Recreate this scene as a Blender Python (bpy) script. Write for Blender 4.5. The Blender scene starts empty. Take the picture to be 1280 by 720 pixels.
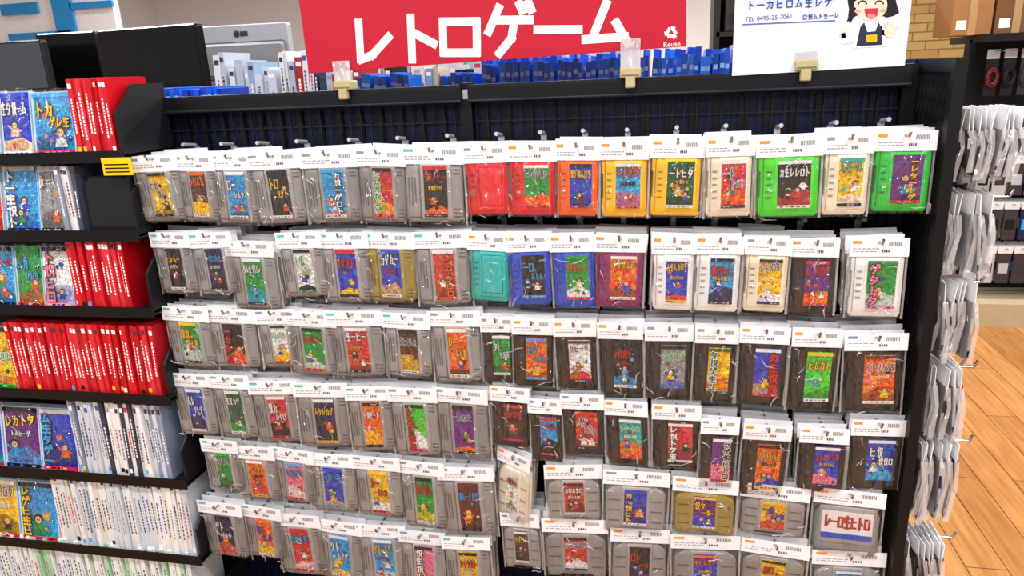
import bpy, math, random
from mathutils import Vector, Matrix
random.seed(7)
sc = bpy.context.scene
# ---------------------------------------------------------------- survey
# World: rack back plane is y=0 facing -y, x right, z up, floor z=0 (metres).
D, H, F_PX = 1.6, 1.55, 900.0
PITCH, YAW, ROLL = math.radians(16.6), math.radians(12.0), math.radians(2.6)
cp, sp, cy, sy = math.cos(PITCH), math.sin(PITCH), math.cos(YAW), math.sin(YAW)
cr, sr = math.cos(ROLL), math.sin(ROLL)
def S(u, v, y):
    """survey: (x,z) of a photographed mark known to lie on the vertical plane y"""
    dx, dy = u-640, v-360
    a = dx*cr - dy*sr; b = dx*sr + dy*cr
    fy = F_PX*cp - b*sp; fz = -F_PX*sp - b*cp
    X = a*cy - fy*sy; Y = a*sy + fy*cy
    t = (y + D)/Y
    return X*t, H + fz*t
def RECT(u0, v0, u1, v1, y):
    um, vm = (u0+u1)/2, (v0+v1)/2
    return S(u0, vm, y)[0], S(u1, vm, y)[0], S(um, v1, y)[1], S(um, v0, y)[1]

def lin(c): return c/12.92 if c <= .04045 else ((c+.055)/1.055)**2.4
def hx(s): return tuple(lin(int(s[i:i+2], 16)/255) for i in (0, 2, 4)) + (1,)
COL = {k: hx(v) for k, v in dict(K='101012', W='f4f4f0', R='dc0c1a', O='f86404', Y='fac404', G='0ea032', A='10c43a',
  g='0b6030', B='1048c8', C='28a8e4', N='101850', P='6c2084', p='f07c9c', T='10b4b0', S='9a9a9b', b='5c3018',
  D='a08c40', c='f0e4cc', s='f4c89c', M='84105c', L='40dc1c', q='b4b6ba', d='323236', r='70101a').items()}

# ---------------------------------------------------------------- materials
def newmat(name):
    m = bpy.data.materials.new(name); m.use_nodes = True
    nt = m.node_tree; return m, nt, nt.nodes['Principled BSDF']
def colmat(name, rough, metallic=0.0, spec=.5, coat=0.0, art=False):
    m, nt, b = newmat(name)
    at = nt.nodes.new('ShaderNodeAttribute'); at.attribute_name = 'Col'
    tc = nt.nodes.new('ShaderNodeTexCoord')
    nz = nt.nodes.new('ShaderNodeTexNoise'); nz.inputs['Scale'].default_value = 30
    nt.links.new(tc.outputs['Object'], nz.inputs['Vector'])
    mr = nt.nodes.new('ShaderNodeMapRange'); mr.inputs['To Min'].default_value = .88; mr.inputs['To Max'].default_value = 1.08
    nt.links.new(nz.outputs['Fac'], mr.inputs['Value'])
    mx = nt.nodes.new('ShaderNodeVectorMath'); mx.operation = 'SCALE'
    nt.links.new(at.outputs['Color'], mx.inputs[0]); nt.links.new(mr.outputs[0], mx.inputs['Scale'])
    col = mx.outputs[0]
    if art:   # fine printed illustration detail
        gm = nt.nodes.new('ShaderNodeNewGeometry')
        n3 = nt.nodes.new('ShaderNodeTexNoise'); n3.inputs['Scale'].default_value = 110; n3.inputs['Detail'].default_value = 2
        n3.inputs['Distortion'].default_value = 1.5
        nt.links.new(gm.outputs['Position'], n3.inputs['Vector'])
        hs = nt.nodes.new('ShaderNodeHueSaturation'); hs.inputs['Saturation'].default_value = 1.0
        r1 = nt.nodes.new('ShaderNodeMapRange'); r1.inputs['From Min'].default_value = .3; r1.inputs['From Max'].default_value = .7; r1.inputs['To Min'].default_value = .46; r1.inputs['To Max'].default_value = .55
        nt.links.new(n3.outputs['Fac'], r1.inputs['Value']); nt.links.new(r1.outputs[0], hs.inputs['Hue'])
        n4 = nt.nodes.new('ShaderNodeTexNoise'); n4.inputs['Scale'].default_value = 190
        nt.links.new(gm.outputs['Position'], n4.inputs['Vector'])
        r2 = nt.nodes.new('ShaderNodeMapRange'); r2.inputs['From Min'].default_value = .35; r2.inputs['From Max'].default_value = .65; r2.inputs['To Min'].default_value = .5; r2.inputs['To Max'].default_value = 1.3
        nt.links.new(n4.outputs['Fac'], r2.inputs['Value']); nt.links.new(r2.outputs[0], hs.inputs['Value'])
        nt.links.new(col, hs.inputs['Color']); col = hs.outputs[0]
    nt.links.new(col, b.inputs['Base Color'])
    b.inputs['Roughness'].default_value = rough; b.inputs['Metallic'].default_value = metallic
    b.inputs['Specular IOR Level'].default_value = spec; b.inputs['Coat Weight'].default_value = coat
    return m
M_MATTE = colmat('printed_card', .6, spec=.25)
M_ART = colmat('label_artwork', .5, spec=.25, art=True)
M_INK = colmat('label_ink', .5, spec=.2)
M_PLAS = colmat('moulded_plastic', .42, spec=.35)
M_GLOSS = colmat('gloss_plastic', .16, spec=.5)
M_DARKG = colmat('dark_screen', .18, spec=.3)
M_METAL = colmat('powder_coated_steel', .45, spec=.25)
M_CHROME = colmat('chrome_wire', .2, metallic=1.0)
def bagmat(name, amt, milk, rough, scale=38):
    m, nt, b = newmat(name); nt.nodes.remove(b)
    out = nt.nodes['Material Output']
    tr = nt.nodes.new('ShaderNodeBsdfTransparent'); tr.inputs[0].default_value = (.985, .985, .99, 1)
    gl = nt.nodes.new('ShaderNodeBsdfGlossy'); gl.inputs['Roughness'].default_value = rough
    df = nt.nodes.new('ShaderNodeBsdfDiffuse'); df.inputs[0].default_value = (.95, .95, .97, 1)
    tc = nt.nodes.new('ShaderNodeTexCoord'); mp = nt.nodes.new('ShaderNodeMapping')
    mp.inputs['Scale'].default_value = (1, 1, .35); mp.inputs['Rotation'].default_value = (0, .6, 0)
    nz = nt.nodes.new('ShaderNodeTexNoise'); nz.inputs['Scale'].default_value = scale; nz.inputs['Distortion'].default_value = 1.6; nz.inputs['Detail'].default_value = 1.0
    bp = nt.nodes.new('ShaderNodeBump'); bp.inputs['Strength'].default_value = 1; bp.inputs['Distance'].default_value = .03
    nt.links.new(tc.outputs['Object'], mp.inputs[0]); nt.links.new(mp.outputs[0], nz.inputs['Vector'])
    nt.links.new(nz.outputs['Fac'], bp.inputs['Height'])
    nt.links.new(bp.outputs[0], gl.inputs['Normal'])
    lw = nt.nodes.new('ShaderNodeFresnel'); lw.inputs['IOR'].default_value = 1.35
    ml = nt.nodes.new('ShaderNodeMath'); ml.operation = 'MULTIPLY_ADD'; ml.inputs[1].default_value = .5; ml.inputs[2].default_value = amt
    nt.links.new(lw.outputs[0], ml.inputs[0])
    m1 = nt.nodes.new('ShaderNodeMixShader'); nt.links.new(ml.outputs[0], m1.inputs[0])
    nt.links.new(tr.outputs[0], m1.inputs[1]); nt.links.new(gl.outputs[0], m1.inputs[2])
    m2 = nt.nodes.new('ShaderNodeMixShader'); m2.inputs[0].default_value = milk
    nt.links.new(m1.outputs[0], m2.inputs[1]); nt.links.new(df.outputs[0], m2.inputs[2])
    nt.links.new(m2.outputs[0], out.inputs['Surface'])
    return m
M_BAG = bagmat('clear_bag_film', .085, .015, .06)
M_SEAL = bagmat('bag_seal_film', .16, .25, .15)

# ---------------------------------------------------------------- mesh builder
class MB:
    def __init__(s): s.v = []; s.f = []; s.m = []; s.c = []; s.sm = []; s.M = Matrix.Identity(4)
    def add(s, vs, fs, mat, col, smooth=False):
        o = len(s.v)
        if isinstance(col, str): col = COL[col]
        s.v += [tuple(s.M @ Vector(p)) for p in vs]
        for f in fs:
            s.f.append([o+i for i in f]); s.m.append(mat); s.c.append(col); s.sm.append(smooth)
    def box(s, x0, x1, y0, y1, z0, z1, mat, col):
        vs = [(x, y, z) for z in (z0, z1) for y in (y0, y1) for x in (x0, x1)]
        s.add(vs, [(0, 2, 3, 1), (4, 5, 7, 6), (0, 1, 5, 4), (2, 6, 7, 3), (0, 4, 6, 2), (1, 3, 7, 5)], mat, col)
    def poly(s, pts, y, mat, col): s.add([(p[0], y, p[1]) for p in pts], [tuple(range(len(pts)))], mat, col)
    def quad(s, x0, x1, z0, z1, y, mat, col): s.poly([(x0, z0), (x1, z0), (x1, z1), (x0, z1)], y, mat, col)
    def ell(s, cx, cz, rx, rz, y, mat, col, n=14):
        s.poly([(cx+rx*math.cos(i*2*math.pi/n), cz+rz*math.sin(i*2*math.pi/n)) for i in range(n)], y, mat, col)
    def prism(s, pts, y0, y1, ch, mat, col):
        n = len(pts); cx = sum(p[0] for p in pts)/n; cz = sum(p[1] for p in pts)/n
        wx = max(p[0] for p in pts)-cx; wz = max(p[1] for p in pts)-cz
        ins = [(cx+(p[0]-cx)*(1-ch/wx), cz+(p[1]-cz)*(1-ch/wz)) for p in pts]
        vs = [(p[0], y0, p[1]) for p in ins]+[(p[0], y0+ch, p[1]) for p in pts]+[(p[0], y1-ch, p[1]) for p in pts]+[(p[0], y1, p[1]) for p in ins]
        fs = [tuple(range(n)), tuple(range(4*n-1, 3*n-1, -1))]
        for k in range(3):
            for i in range(n):
                j = (i+1) % n; fs.append((k*n+j, k*n+i, (k+1)*n+i, (k+1)*n+j))
        s.add(vs, fs, mat, col)
    def cyl(s, p0, p1, r, mat, col, n=8, r1=None):
        p0, p1 = Vector(p0), Vector(p1); d = (p1-p0).normalized(); r1 = r if r1 is None else r1
        a = d.orthogonal().normalized(); b = d.cross(a); vs = []
        for p, rr in ((p0, r), (p1, r1)):
            for i in range(n):
                t = 2*math.pi*i/n; vs.append(tuple(p+a*rr*math.cos(t)+b*rr*math.sin(t)))
        fs = [(i, (i+1) % n, n+(i+1) % n, n+i) for i in range(n)]
        s.add(vs, fs, mat, col, True); s.add(vs, [tuple(range(n-1, -1, -1)), tuple(range(n, 2*n))], mat, col)
    cnt = 0
    def stroke(s, pts, wd, y, mat, col, ext=None):
        ext = wd/2 if ext is None else ext
        for (ax, az), (bx, bz) in zip(pts[:-1], pts[1:]):
            s.cnt = (s.cnt+1) % 7; yy = y-s.cnt*.00004
            L = math.hypot(bx-ax, bz-az) or 1e-6; tx, tz = (bx-ax)/L, (bz-az)/L; nx, nz = -tz*wd/2, tx*wd/2
            ax2, az2, bx2, bz2 = ax-tx*ext, az-tz*ext, bx+tx*ext, bz+tz*ext
            s.poly([(ax2-nx, az2-nz), (bx2-nx, bz2-nz), (bx2+nx, bz2+nz), (ax2+nx, az2+nz)], yy, mat, col)
    def obj(s, name, parent=None, origin=None):
        me = bpy.data.meshes.new(name)
        o0 = Vector(origin) if origin is not None else Vector((0, 0, 0))
        me.from_pydata([tuple(Vector(v)-o0) for v in s.v], [], s.f)
        mats = []
        for m in s.m:
            if m not in mats: mats.append(m)
        for m in mats: me.materials.append(m)
        me.polygons.foreach_set('material_index', [mats.index(m) for m in s.m])
        me.polygons.foreach_set('use_smooth', s.sm)
        ca = me.color_attributes.new('Col', 'FLOAT_COLOR', 'CORNER')
        buf = []
        for f, c in zip(s.f, s.c): buf += list(c)*len(f)
        ca.data.foreach_set('color', buf); me.update()
        ob = bpy.data.objects.new(name, me); sc.collection.objects.link(ob); ob.location = o0
        if parent: ob.parent = parent
        return ob
def empty(name):
    e = bpy.data.objects.new(name, None); e.empty_display_size = .1; sc.collection.objects.link(e); return e

# ---------------------------------------------------------------- printed art
GL = {
 're': [[(.22, .95), (.22, .1), (.5, .2), (.92, .62)]],
 'to': [[(.35, .97), (.35, .02)], [(.38, .64), (.85, .38)]],
 'ro': [[(.12, .86), (.88, .86), (.88, .1), (.12, .1), (.12, .86)]],
 'ge': [[(.3, .97), (.08, .48)], [(.25, .72), (.95, .72)], [(.62, .72), (.56, .35), (.3, .03)], [(.72, 1.04), (.78, .9)], [(.9, 1.06), (.96, .92)]],
 'ch': [[(.05, .5), (.95, .5)]],
 'mu': [[(.45, .95), (.2, .18)], [(.05, .14), (.85, .2)], [(.66, .52), (.92, .04)]],
 'ta': [[(.35, .95), (.1, .5)], [(.3, .78), (.85, .78), (.65, .3), (.3, .02)], [(.35, .5), (.7, .35)]],
 'ka': [[(.1, .7), (.85, .7), (.78, .05), (.6, .1)], [(.45, .95), (.4, .4), (.12, .03)]],
 'kj': [[(.1, .85), (.9, .85)], [(.5, 1), (.5, 0)], [(.15, .5), (.85, .5)], [(.1, .05), (.9, .05)], [(.15, .85), (.15, .5)]],
 'kk': [[(.3, 1), (.3, 0)], [(.05, .7), (.5, .75)], [(.6, .95), (.95, .95), (.95, .5), (.6, .5), (.6, .95)], [(.75, .45), (.55, 0)], [(.8, .45), (1, 0)]],
 'hi': [[(.15, .9), (.15, .1), (.85, .1)], [(.15, .55), (.8, .6)]]}
GK = list(GL)
def glyph(mb, k, x0, z0, w, h, wd, y, mat, col):
    for st in GL[k]: mb.stroke([(x0+p[0]*w, z0+p[1]*h) for p in st], wd, y, mat, col)
def title(mb, x0, z0, w, h, n, y, c2, oc, R, slope=0.0):
    gw = w/n
    for i in range(n):
        k = R.choice(GK); gx = x0+gw*i; gz = z0+slope*i*gw
        glyph(mb, k, gx+gw*.1, gz, gw*.8, h, gw*.34, y-.0004, M_INK, oc)
        glyph(mb, k, gx+gw*.1, gz, gw*.8, h, gw*.18, y-.0008, M_INK, c2)
def art(mb, x0, x1, z0, z1, y, cols, R, mat=None):
    w, h = x1-x0, z1-z0; e = .0003; c1, c2, c3 = [COL[c] for c in cols]
    mb.quad(x0, x1, z0, z1, y, M_ART, c1)
    bt = R.uniform(.15, .45); dk1 = tuple(q*.45 for q in c1[:3])+(1,)
    base = R.choice([dk1, tuple(.4*a+.6*b for a, b in zip(c1, c3)), c3])
    mb.poly([(x0, z0), (x1, z0), (x1, z0+h*bt*R.uniform(.5, 1)), (x0+w*R.uniform(.3, .7), z0+h*bt), (x0, z0+h*bt*R.uniform(.5, 1))], y-e, M_ART, base)
    m_ = min(w, h); pal = [c1, c2, c3, dk1, dk1, COL[R.choice('BGCNPK')], COL[R.choice('WsbYRp')]]
    for q in range(R.randint(4, 8)):   # scattered illustration shapes
        cx, cz = x0+w*R.uniform(.14, .86), z0+h*R.uniform(.1, .8); r = m_*R.uniform(.05, .14); c = R.choice(pal)
        n = R.choice([3, 4, 5, 8]); a0 = R.random()*6
        mb.poly([(cx+r*R.uniform(.6, 1)*math.cos(a0+i*2*math.pi/n), cz+r*R.uniform(.6, 1)*math.sin(a0+i*2*math.pi/n)) for i in range(n)], y-e*(2+q*.1), M_ART, c)
    for q in range(R.randint(1, 2)):
        cx, cz = x0+w*R.uniform(.25, .75), z0+h*R.uniform(.2, .42); r = m_*R.uniform(.13, .2); yy = y-e*(4+q*4)   # character
        mb.poly([(cx-r*.9, cz-r*1.1), (cx+r*.9, cz-r*1.1), (cx+r*.55, cz+r*.3), (cx-r*.55, cz+r*.3)], yy, M_ART, c3 if q == 0 else COL[R.choice('RBGWY')])
        mb.stroke([(cx-r*.4, cz), (cx-r*1.2, cz+r*.6)], r*.3, yy, M_ART, c3)
        mb.stroke([(cx+r*.4, cz), (cx+r*1.2, cz-r*.2)], r*.3, yy, M_ART, c3)
        mb.ell(cx, cz+r*.75, r*.68, r*.68, yy-e, M_INK, COL[R.choice('KbYRNK')], 10)
        mb.ell(cx, cz+r*.62, r*.45, r*.48, yy-2*e, M_INK, 's', 10)
        mb.quad(cx-r*.25, cx-r*.1, cz+r*.55, cz+r*.75, yy-3*e, M_INK, 'K'); mb.quad(cx+r*.1, cx+r*.25, cz+r*.55, cz+r*.75, yy-3*e, M_INK, 'K')
    oc = COL['K'] if sum(c2[:3]) > .6 else COL['W']
    yt = y-e*12
    st = R.random()
    if h > w*1.1 and st < .25:   # vertical title
        n = R.randint(4, 6); gh = h*.88/n; gw = min(w*.34, gh*.9); gx = x0+w*R.choice([.06, .58])
        for i in range(n):
            k = R.choice(GK); gz = z1-h*.06-gh*(i+1)
            glyph(mb, k, gx, gz+gh*.1, gw, gh*.8, gw*.36, yt-.0004, M_INK, oc)
            glyph(mb, k, gx, gz+gh*.1, gw, gh*.8, gw*.19, yt-.0008, M_INK, c2)
    elif st < .75:
        title(mb, x0+w*.04, z0+h*R.uniform(.64, .72), w*.92, h*R.uniform(.14, .2), R.randint(4, 6), yt, c2, oc, R, R.choice([0, 0, .12]))
        if R.random() < .5: title(mb, x0+w*.2, z0+h*.53, w*.6, h*.08, R.randint(5, 7), yt, COL[R.choice('WYRK')], oc, R)
    else:
        title(mb, x0+w*.05, z0+h*.62, w*.5, h*.22, 2, yt, c2, oc, R); title(mb, x0+w*.4, z0+h*.44, w*.55, h*.15, 3, yt, c2, oc, R)
    mb.quad(x0, x1, z1-h*.07, z1, yt, M_INK, R.choice([COL['W'], COL['K'], c2, c1]))
    mb.quad(x0, x1, z0, z0+h*.06, yt, M_INK, R.choice([COL['W'], COL['K'], c2, COL['R']]))
    for i in range(5): mb.quad(x0+w*(.08+.17*i), x0+w*(.19+.17*i), z0+h*.018, z0+h*.042, yt-.0004, M_INK, R.choice([COL['K'], COL['q'], COL['B']]))

def rrect(x0, x1, z0, z1, r, n=3):
    pts = []
    for cx, cz, a0 in ((x1-r, z0+r, -90), (x1-r, z1-r, 0), (x0+r, z1-r, 90), (x0+r, z0+r, 180)):
        for i in range(n+1):
            a = math.radians(a0+90*i/n); pts.append((cx+r*math.cos(a), cz+r*math.sin(a)))
    return pts

# ---------------------------------------------------------------- cartridges
def cart(mb, typ, x0, x1, z0, z1, y, body, lab, R, front, t=.019):
    w, h = x1-x0, z1-z0; bc = COL[body]
    if body == 'S': f_ = R.uniform(.82, 1.08); bc = (bc[0]*f_*1.02, bc[1]*f_, bc[2]*f_*.97, 1)
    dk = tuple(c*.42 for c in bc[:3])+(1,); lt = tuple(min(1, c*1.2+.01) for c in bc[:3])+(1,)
    if typ == 'S':
        out = [(x0+w*.06, z0), (x0+w*.72, z0), (x0+w*.75, z0+h*.02), (x1-w*.08, z0+h*.02), (x1-w*.02, z0+h*.06), (x1, z0+h*.16), (x1, z1-h*.16), (x1-w*.02, z1-h*.06), (x1-w*.08, z1-h*.02), (x0+w*.75, z1-h*.02), (x0+w*.72, z1), (x0+w*.06, z1), (x0, z1-h*.06), (x0, z0+h*.06)]
        mb.prism(out, y, y+t, .003, M_PLAS, bc)
        if front:
            mb.prism(rrect(x0+w*.27, x1-w*.19, z0+h*.05, z1-h*.05, w*.06), y-.0035, y+.001, .0015, M_PLAS, lt)
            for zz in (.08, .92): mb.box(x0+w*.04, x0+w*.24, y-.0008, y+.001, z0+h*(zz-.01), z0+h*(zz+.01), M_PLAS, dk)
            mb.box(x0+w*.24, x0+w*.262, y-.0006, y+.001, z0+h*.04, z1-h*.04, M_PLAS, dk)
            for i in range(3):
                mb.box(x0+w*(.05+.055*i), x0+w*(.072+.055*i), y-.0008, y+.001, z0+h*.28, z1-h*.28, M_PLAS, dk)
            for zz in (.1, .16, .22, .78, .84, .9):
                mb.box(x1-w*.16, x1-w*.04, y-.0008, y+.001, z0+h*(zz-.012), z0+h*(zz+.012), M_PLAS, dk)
            art(mb, x0+w*.33, x1-w*.26, z0+h*.1, z1-h*.1, y-.0039, lab, R)
    elif typ == 'F':
        out = [(x0, z0+h*.05), (x0+w*.05, z0), (x1-w*.05, z0), (x1, z0+h*.05), (x1, z1-h*.05), (x1-w*.05, z1), (x0+w*.05, z1), (x0, z1-h*.05), (x0, z0+h*.72), (x0+w*.03, z0+h*.7), (x0+w*.03, z0+h*.3), (x0, z0+h*.28)]
        mb.prism(out, y, y+t, .002, M_PLAS, bc)
        if front:
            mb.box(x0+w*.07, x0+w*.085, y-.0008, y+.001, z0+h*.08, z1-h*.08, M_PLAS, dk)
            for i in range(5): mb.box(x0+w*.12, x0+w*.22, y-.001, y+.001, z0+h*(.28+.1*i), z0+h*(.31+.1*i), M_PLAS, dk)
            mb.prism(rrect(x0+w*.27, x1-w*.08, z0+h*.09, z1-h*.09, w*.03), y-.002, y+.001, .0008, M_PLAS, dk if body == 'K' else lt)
            if lab == 'TRT':   # unlabelled worn cart: recessed arrow outline only
                mb.stroke([(x0+w*.32, z0+h*.84), (x0+w*.86, z0+h*.84), (x0+w*.86, z0+h*.16), (x0+w*.32, z0+h*.16), (x0+w*.32, z0+h*.84)], w*.02, y-.0026, M_INK, dk)
                mb.stroke([(x0+w*.4, z0+h*.72), (x0+w*.62, z0+h*.62), (x0+w*.5, z0+h*.45), (x0+w*.75, z0+h*.3)], w*.06, y-.0026, M_INK, lt)
            else: art(mb, x0+w*.32, x1-w*.13, z0+h*.14, z1-h*.14, y-.0024, lab, R)
    else:
        out = [(x0+w*.02, z0), (x0+w*.2, z0), (x0+w*.22, z0+h*.05), (x1-w*.22, z0+h*.05), (x1-w*.2, z0), (x1-w*.02, z0), (x1, z0+h*.1), (x1, z1-h*.28)]
        out += [(x1-w*.03-(w*.94)*i/8, z1-h*.22+h*.22*math.sin(math.pi*i/8)) for i in range(9)] + [(x0, z1-h*.28), (x0, z0+h*.1)]
        mb.prism(out, y, y+t, .003, M_PLAS, bc)
        if front:
            wide = lab == 'WRB'
            la, lb = (.1, .9) if wide else (.31, .69)
            if not wide:
                for a, b in ((.05, .24), (.76, .95)):
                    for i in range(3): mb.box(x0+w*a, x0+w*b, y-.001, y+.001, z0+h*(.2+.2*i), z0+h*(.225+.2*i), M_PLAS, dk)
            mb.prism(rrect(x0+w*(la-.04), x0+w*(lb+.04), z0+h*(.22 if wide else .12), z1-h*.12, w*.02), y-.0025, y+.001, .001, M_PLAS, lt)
            if wide:
                mb.quad(x0+w*la, x0+w*lb, z0+h*.3, z1-h*.2, y-.003, M_INK, 'W'); mb.quad(x0+w*la, x0+w*lb, z0+h*.3, z0+h*.4, y-.0033, M_INK, 'B')
                title(mb, x0+w*.14, z0+h*.5, w*.72, h*.22, 7, y-.0033, COL['R'], COL['r'], R)
            else: art(mb, x0+w*la, x0+w*lb, z0+h*.17, z1-h*.17, y-.0029, lab, R)

def bag(mb, x0, x1, z0, z1, y, R, nx=7, nz=8, amp=.004, folds=5):
    vs = []; fs = []; w, h = x1-x0, z1-z0
    for j in range(nz+1):
        for i in range(nx+1):
            e = min(i, nx-i, j*1.0)
            yy = y+.01 if e == 0 else y-.0075-R.random()*amp
            xx = x0+(x1-x0)*i/nx; zz = z0+(z1-z0)*j/nz
            if e: xx += R.uniform(-1, 1)*.003; zz += R.uniform(-1, 1)*.003
            else: xx += R.uniform(-1, 1)*.0014
            vs.append((xx, yy, zz))
    for j in range(nz):
        for i in range(nx):
            a = j*(nx+1)+i; fs.append((a, a+1, a+nx+2, a+nx+1))
    mb.add(vs, fs, M_BAG, 'W', True)
    for a, b_ in ((x0-.0015, x0+.0025), (x1-.0025, x1+.0015)):
        mb.quad(a, b_, z0, z1, y+.008, M_SEAL, 'W')
    # creases: doubled-over ridges of film standing off the surface
    for q in range(folds):
        ax, az = x0+w*R.uniform(.04, .96), z0+h*R.choice([R.uniform(.02, .2), R.uniform(.75, .97), R.uniform(.1, .9)])
        ang = R.choice([R.uniform(1.1, 2.0), R.uniform(-.9, .9)]); ln = R.uniform(.012, .035); wd = R.uniform(.0006, .0016)
        pts = []
        for t in range(4):
            px = min(max(ax+math.cos(ang)*ln*t/3, x0+.002), x1-.002); pz = min(max(az+math.sin(ang)*ln*t/3, z0+.002), z1-.002)
            pts.append((px, pz)); ang += R.uniform(-.35, .35)
        yy = y-.0075-amp-.0012
        for t in range(3):
            (ax_, az_), (bx_, bz_) = pts[t], pts[t+1]
            wa = wd*(.2 if t == 0 else 1); wb = wd*(.2 if t == 2 else 1)
            nx_, nz_ = -(bz_-az_), (bx_-ax_); l = math.hypot(nx_, nz_) or 1; nx_ /= l; nz_ /= l
            mb.add([(ax_-nx_*wa, yy, az_-nz_*wa), (bx_-nx_*wb, yy, bz_-nz_*wb), (bx_, yy-.0015, bz_), (ax_, yy-.0015, az_), (bx_+nx_*wb, yy, bz_+nz_*wb), (ax_+nx_*wa, yy, az_+nz_*wa)], [(0, 1, 2, 3), (3, 2, 4, 5)], M_SEAL, 'W')

def header(mb, x0, x1, z0, z1, y, R, accent, detail):
    w, h = x1-x0, z1-z0; g = R.uniform(.76, .86)
    mb.box(x0, x1, y, y+.0007, z0, z1, M_MATTE, (g, g, g*1.02, 1))
    if detail:
        e = .0005
        mb.quad(x0+w*.05, x0+w*.2, z1-h*.3, z1-h*.14, y-e, M_MATTE, accent)
        for i in range(2):
            xx = x0+w*.06
            while xx < x0+w*.45:
                l = w*R.uniform(.03, .08); mb.quad(xx, xx+l, z0+h*(.26+.15*i), z0+h*(.31+.15*i), y-e, M_MATTE, (.3, .3, .33, 1)); xx += l+w*.02
        bx = x0+w*.66
        for i in range(9): mb.quad(bx+w*.024*i, bx+w*(.024*i+.012), z1-h*.44, z1-h*.2, y-e, M_MATTE, (.15, .15, .15, 1))
        xx = x0+w*.55
        for i in range(4): mb.quad(xx+w*.035*i, xx+w*(.035*i+.022), z0+h*.24, z0+h*.38, y-e, M_MATTE, (.08, .08, .1, 1))
        mb.ell((x0+x1)/2, z1-h*.22, w*.035, h*.06, y-e, M_MATTE, (.3, .3, .3, 1))

YF = -.17
def stack(row, idx, x0, x1, top, bot, typ, body, lab, yawd=None, rolld=None):
    R = random.Random(idx*977+int(x0*13+top))
    X0, zt = S(x0, top, YF); X1, _ = S(x1, top, YF); um = (x0+x1)/2
    zt = S(um, top, YF)[1]; zb = S(um+(640-um)*.12, bot, YF)[1]
    w = X1-X0; h = zt-zb; cx = (X0+X1)/2
    mb = MB(); n = R.randint(5, 6); pitch = .0225
    yawd = R.uniform(-5, 6) if yawd is None else yawd; rolld = R.uniform(-2, 2) if rolld is None else rolld
    base = Matrix.Translation((cx, 0, zt-.012))
    for k in range(n-1, -1, -1):
        jx, jz = (0, 0) if k == 0 else (R.uniform(-.004, .004), R.uniform(-.004, .003))
        yw = yawd*(1-k*.15)+(0 if k == 0 else R.uniform(-1.5, 1.5)); rl = rolld+(0 if k == 0 else R.uniform(-2, 2))
        mb.M = base @ Matrix.Translation((jx, YF+k*pitch, jz)) @ Matrix.Rotation(math.radians(yw), 4, 'Z') @ Matrix.Rotation(math.radians(rl), 4, 'Y')
        hw = w/2; hc = min(.26*h, .036); T = .012
        header(mb, -hw, hw, T-hc, T, -.004, R, (hx('f09030') if typ != 'S' else hx('60b8a8')) if R.random() < .7 else hx('8090a0'), k == 0)
        cz1 = T-hc*.72; cz0 = T-h+.005; cw = hw*.9
        cart(mb, typ, -cw, cw, cz0, cz1, 0, body if k < 3 or R.random() < .7 else R.choice('SSK' if typ != 'F' else 'KWc'), lab, R, k == 0, .0185)
        if k == 0: bag(mb, -hw, hw, T-h, T-hc+.002, -.003, R)
        elif k < 3: bag(mb, -hw, hw, T-h, T-hc+.002, .004, R, 2, 2, .001, 0)
    mb.M = Matrix.Identity(4)
    zp = zt-.008
    mb.cyl((cx, -.006, zp), (cx, YF-.02, zp), .0022, M_CHROME, 'q', 6)
    mb.cyl((cx, YF-.02, zp), (cx, YF-.026, zp+.01), .0028, M_CHROME, 'q', 6)
    mb.box(cx-.006, cx+.006, -.012, -.004, zp-.018, zp+.01, M_PLAS, 'q')
    mb.cyl((cx, -.012, zp+.014), (cx, -.06, zp+.02), .0045, M_PLAS, 'q', 8)
    mb.obj('cartridge_stack_%d' % idx, row, (cx, YF, zt))

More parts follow.
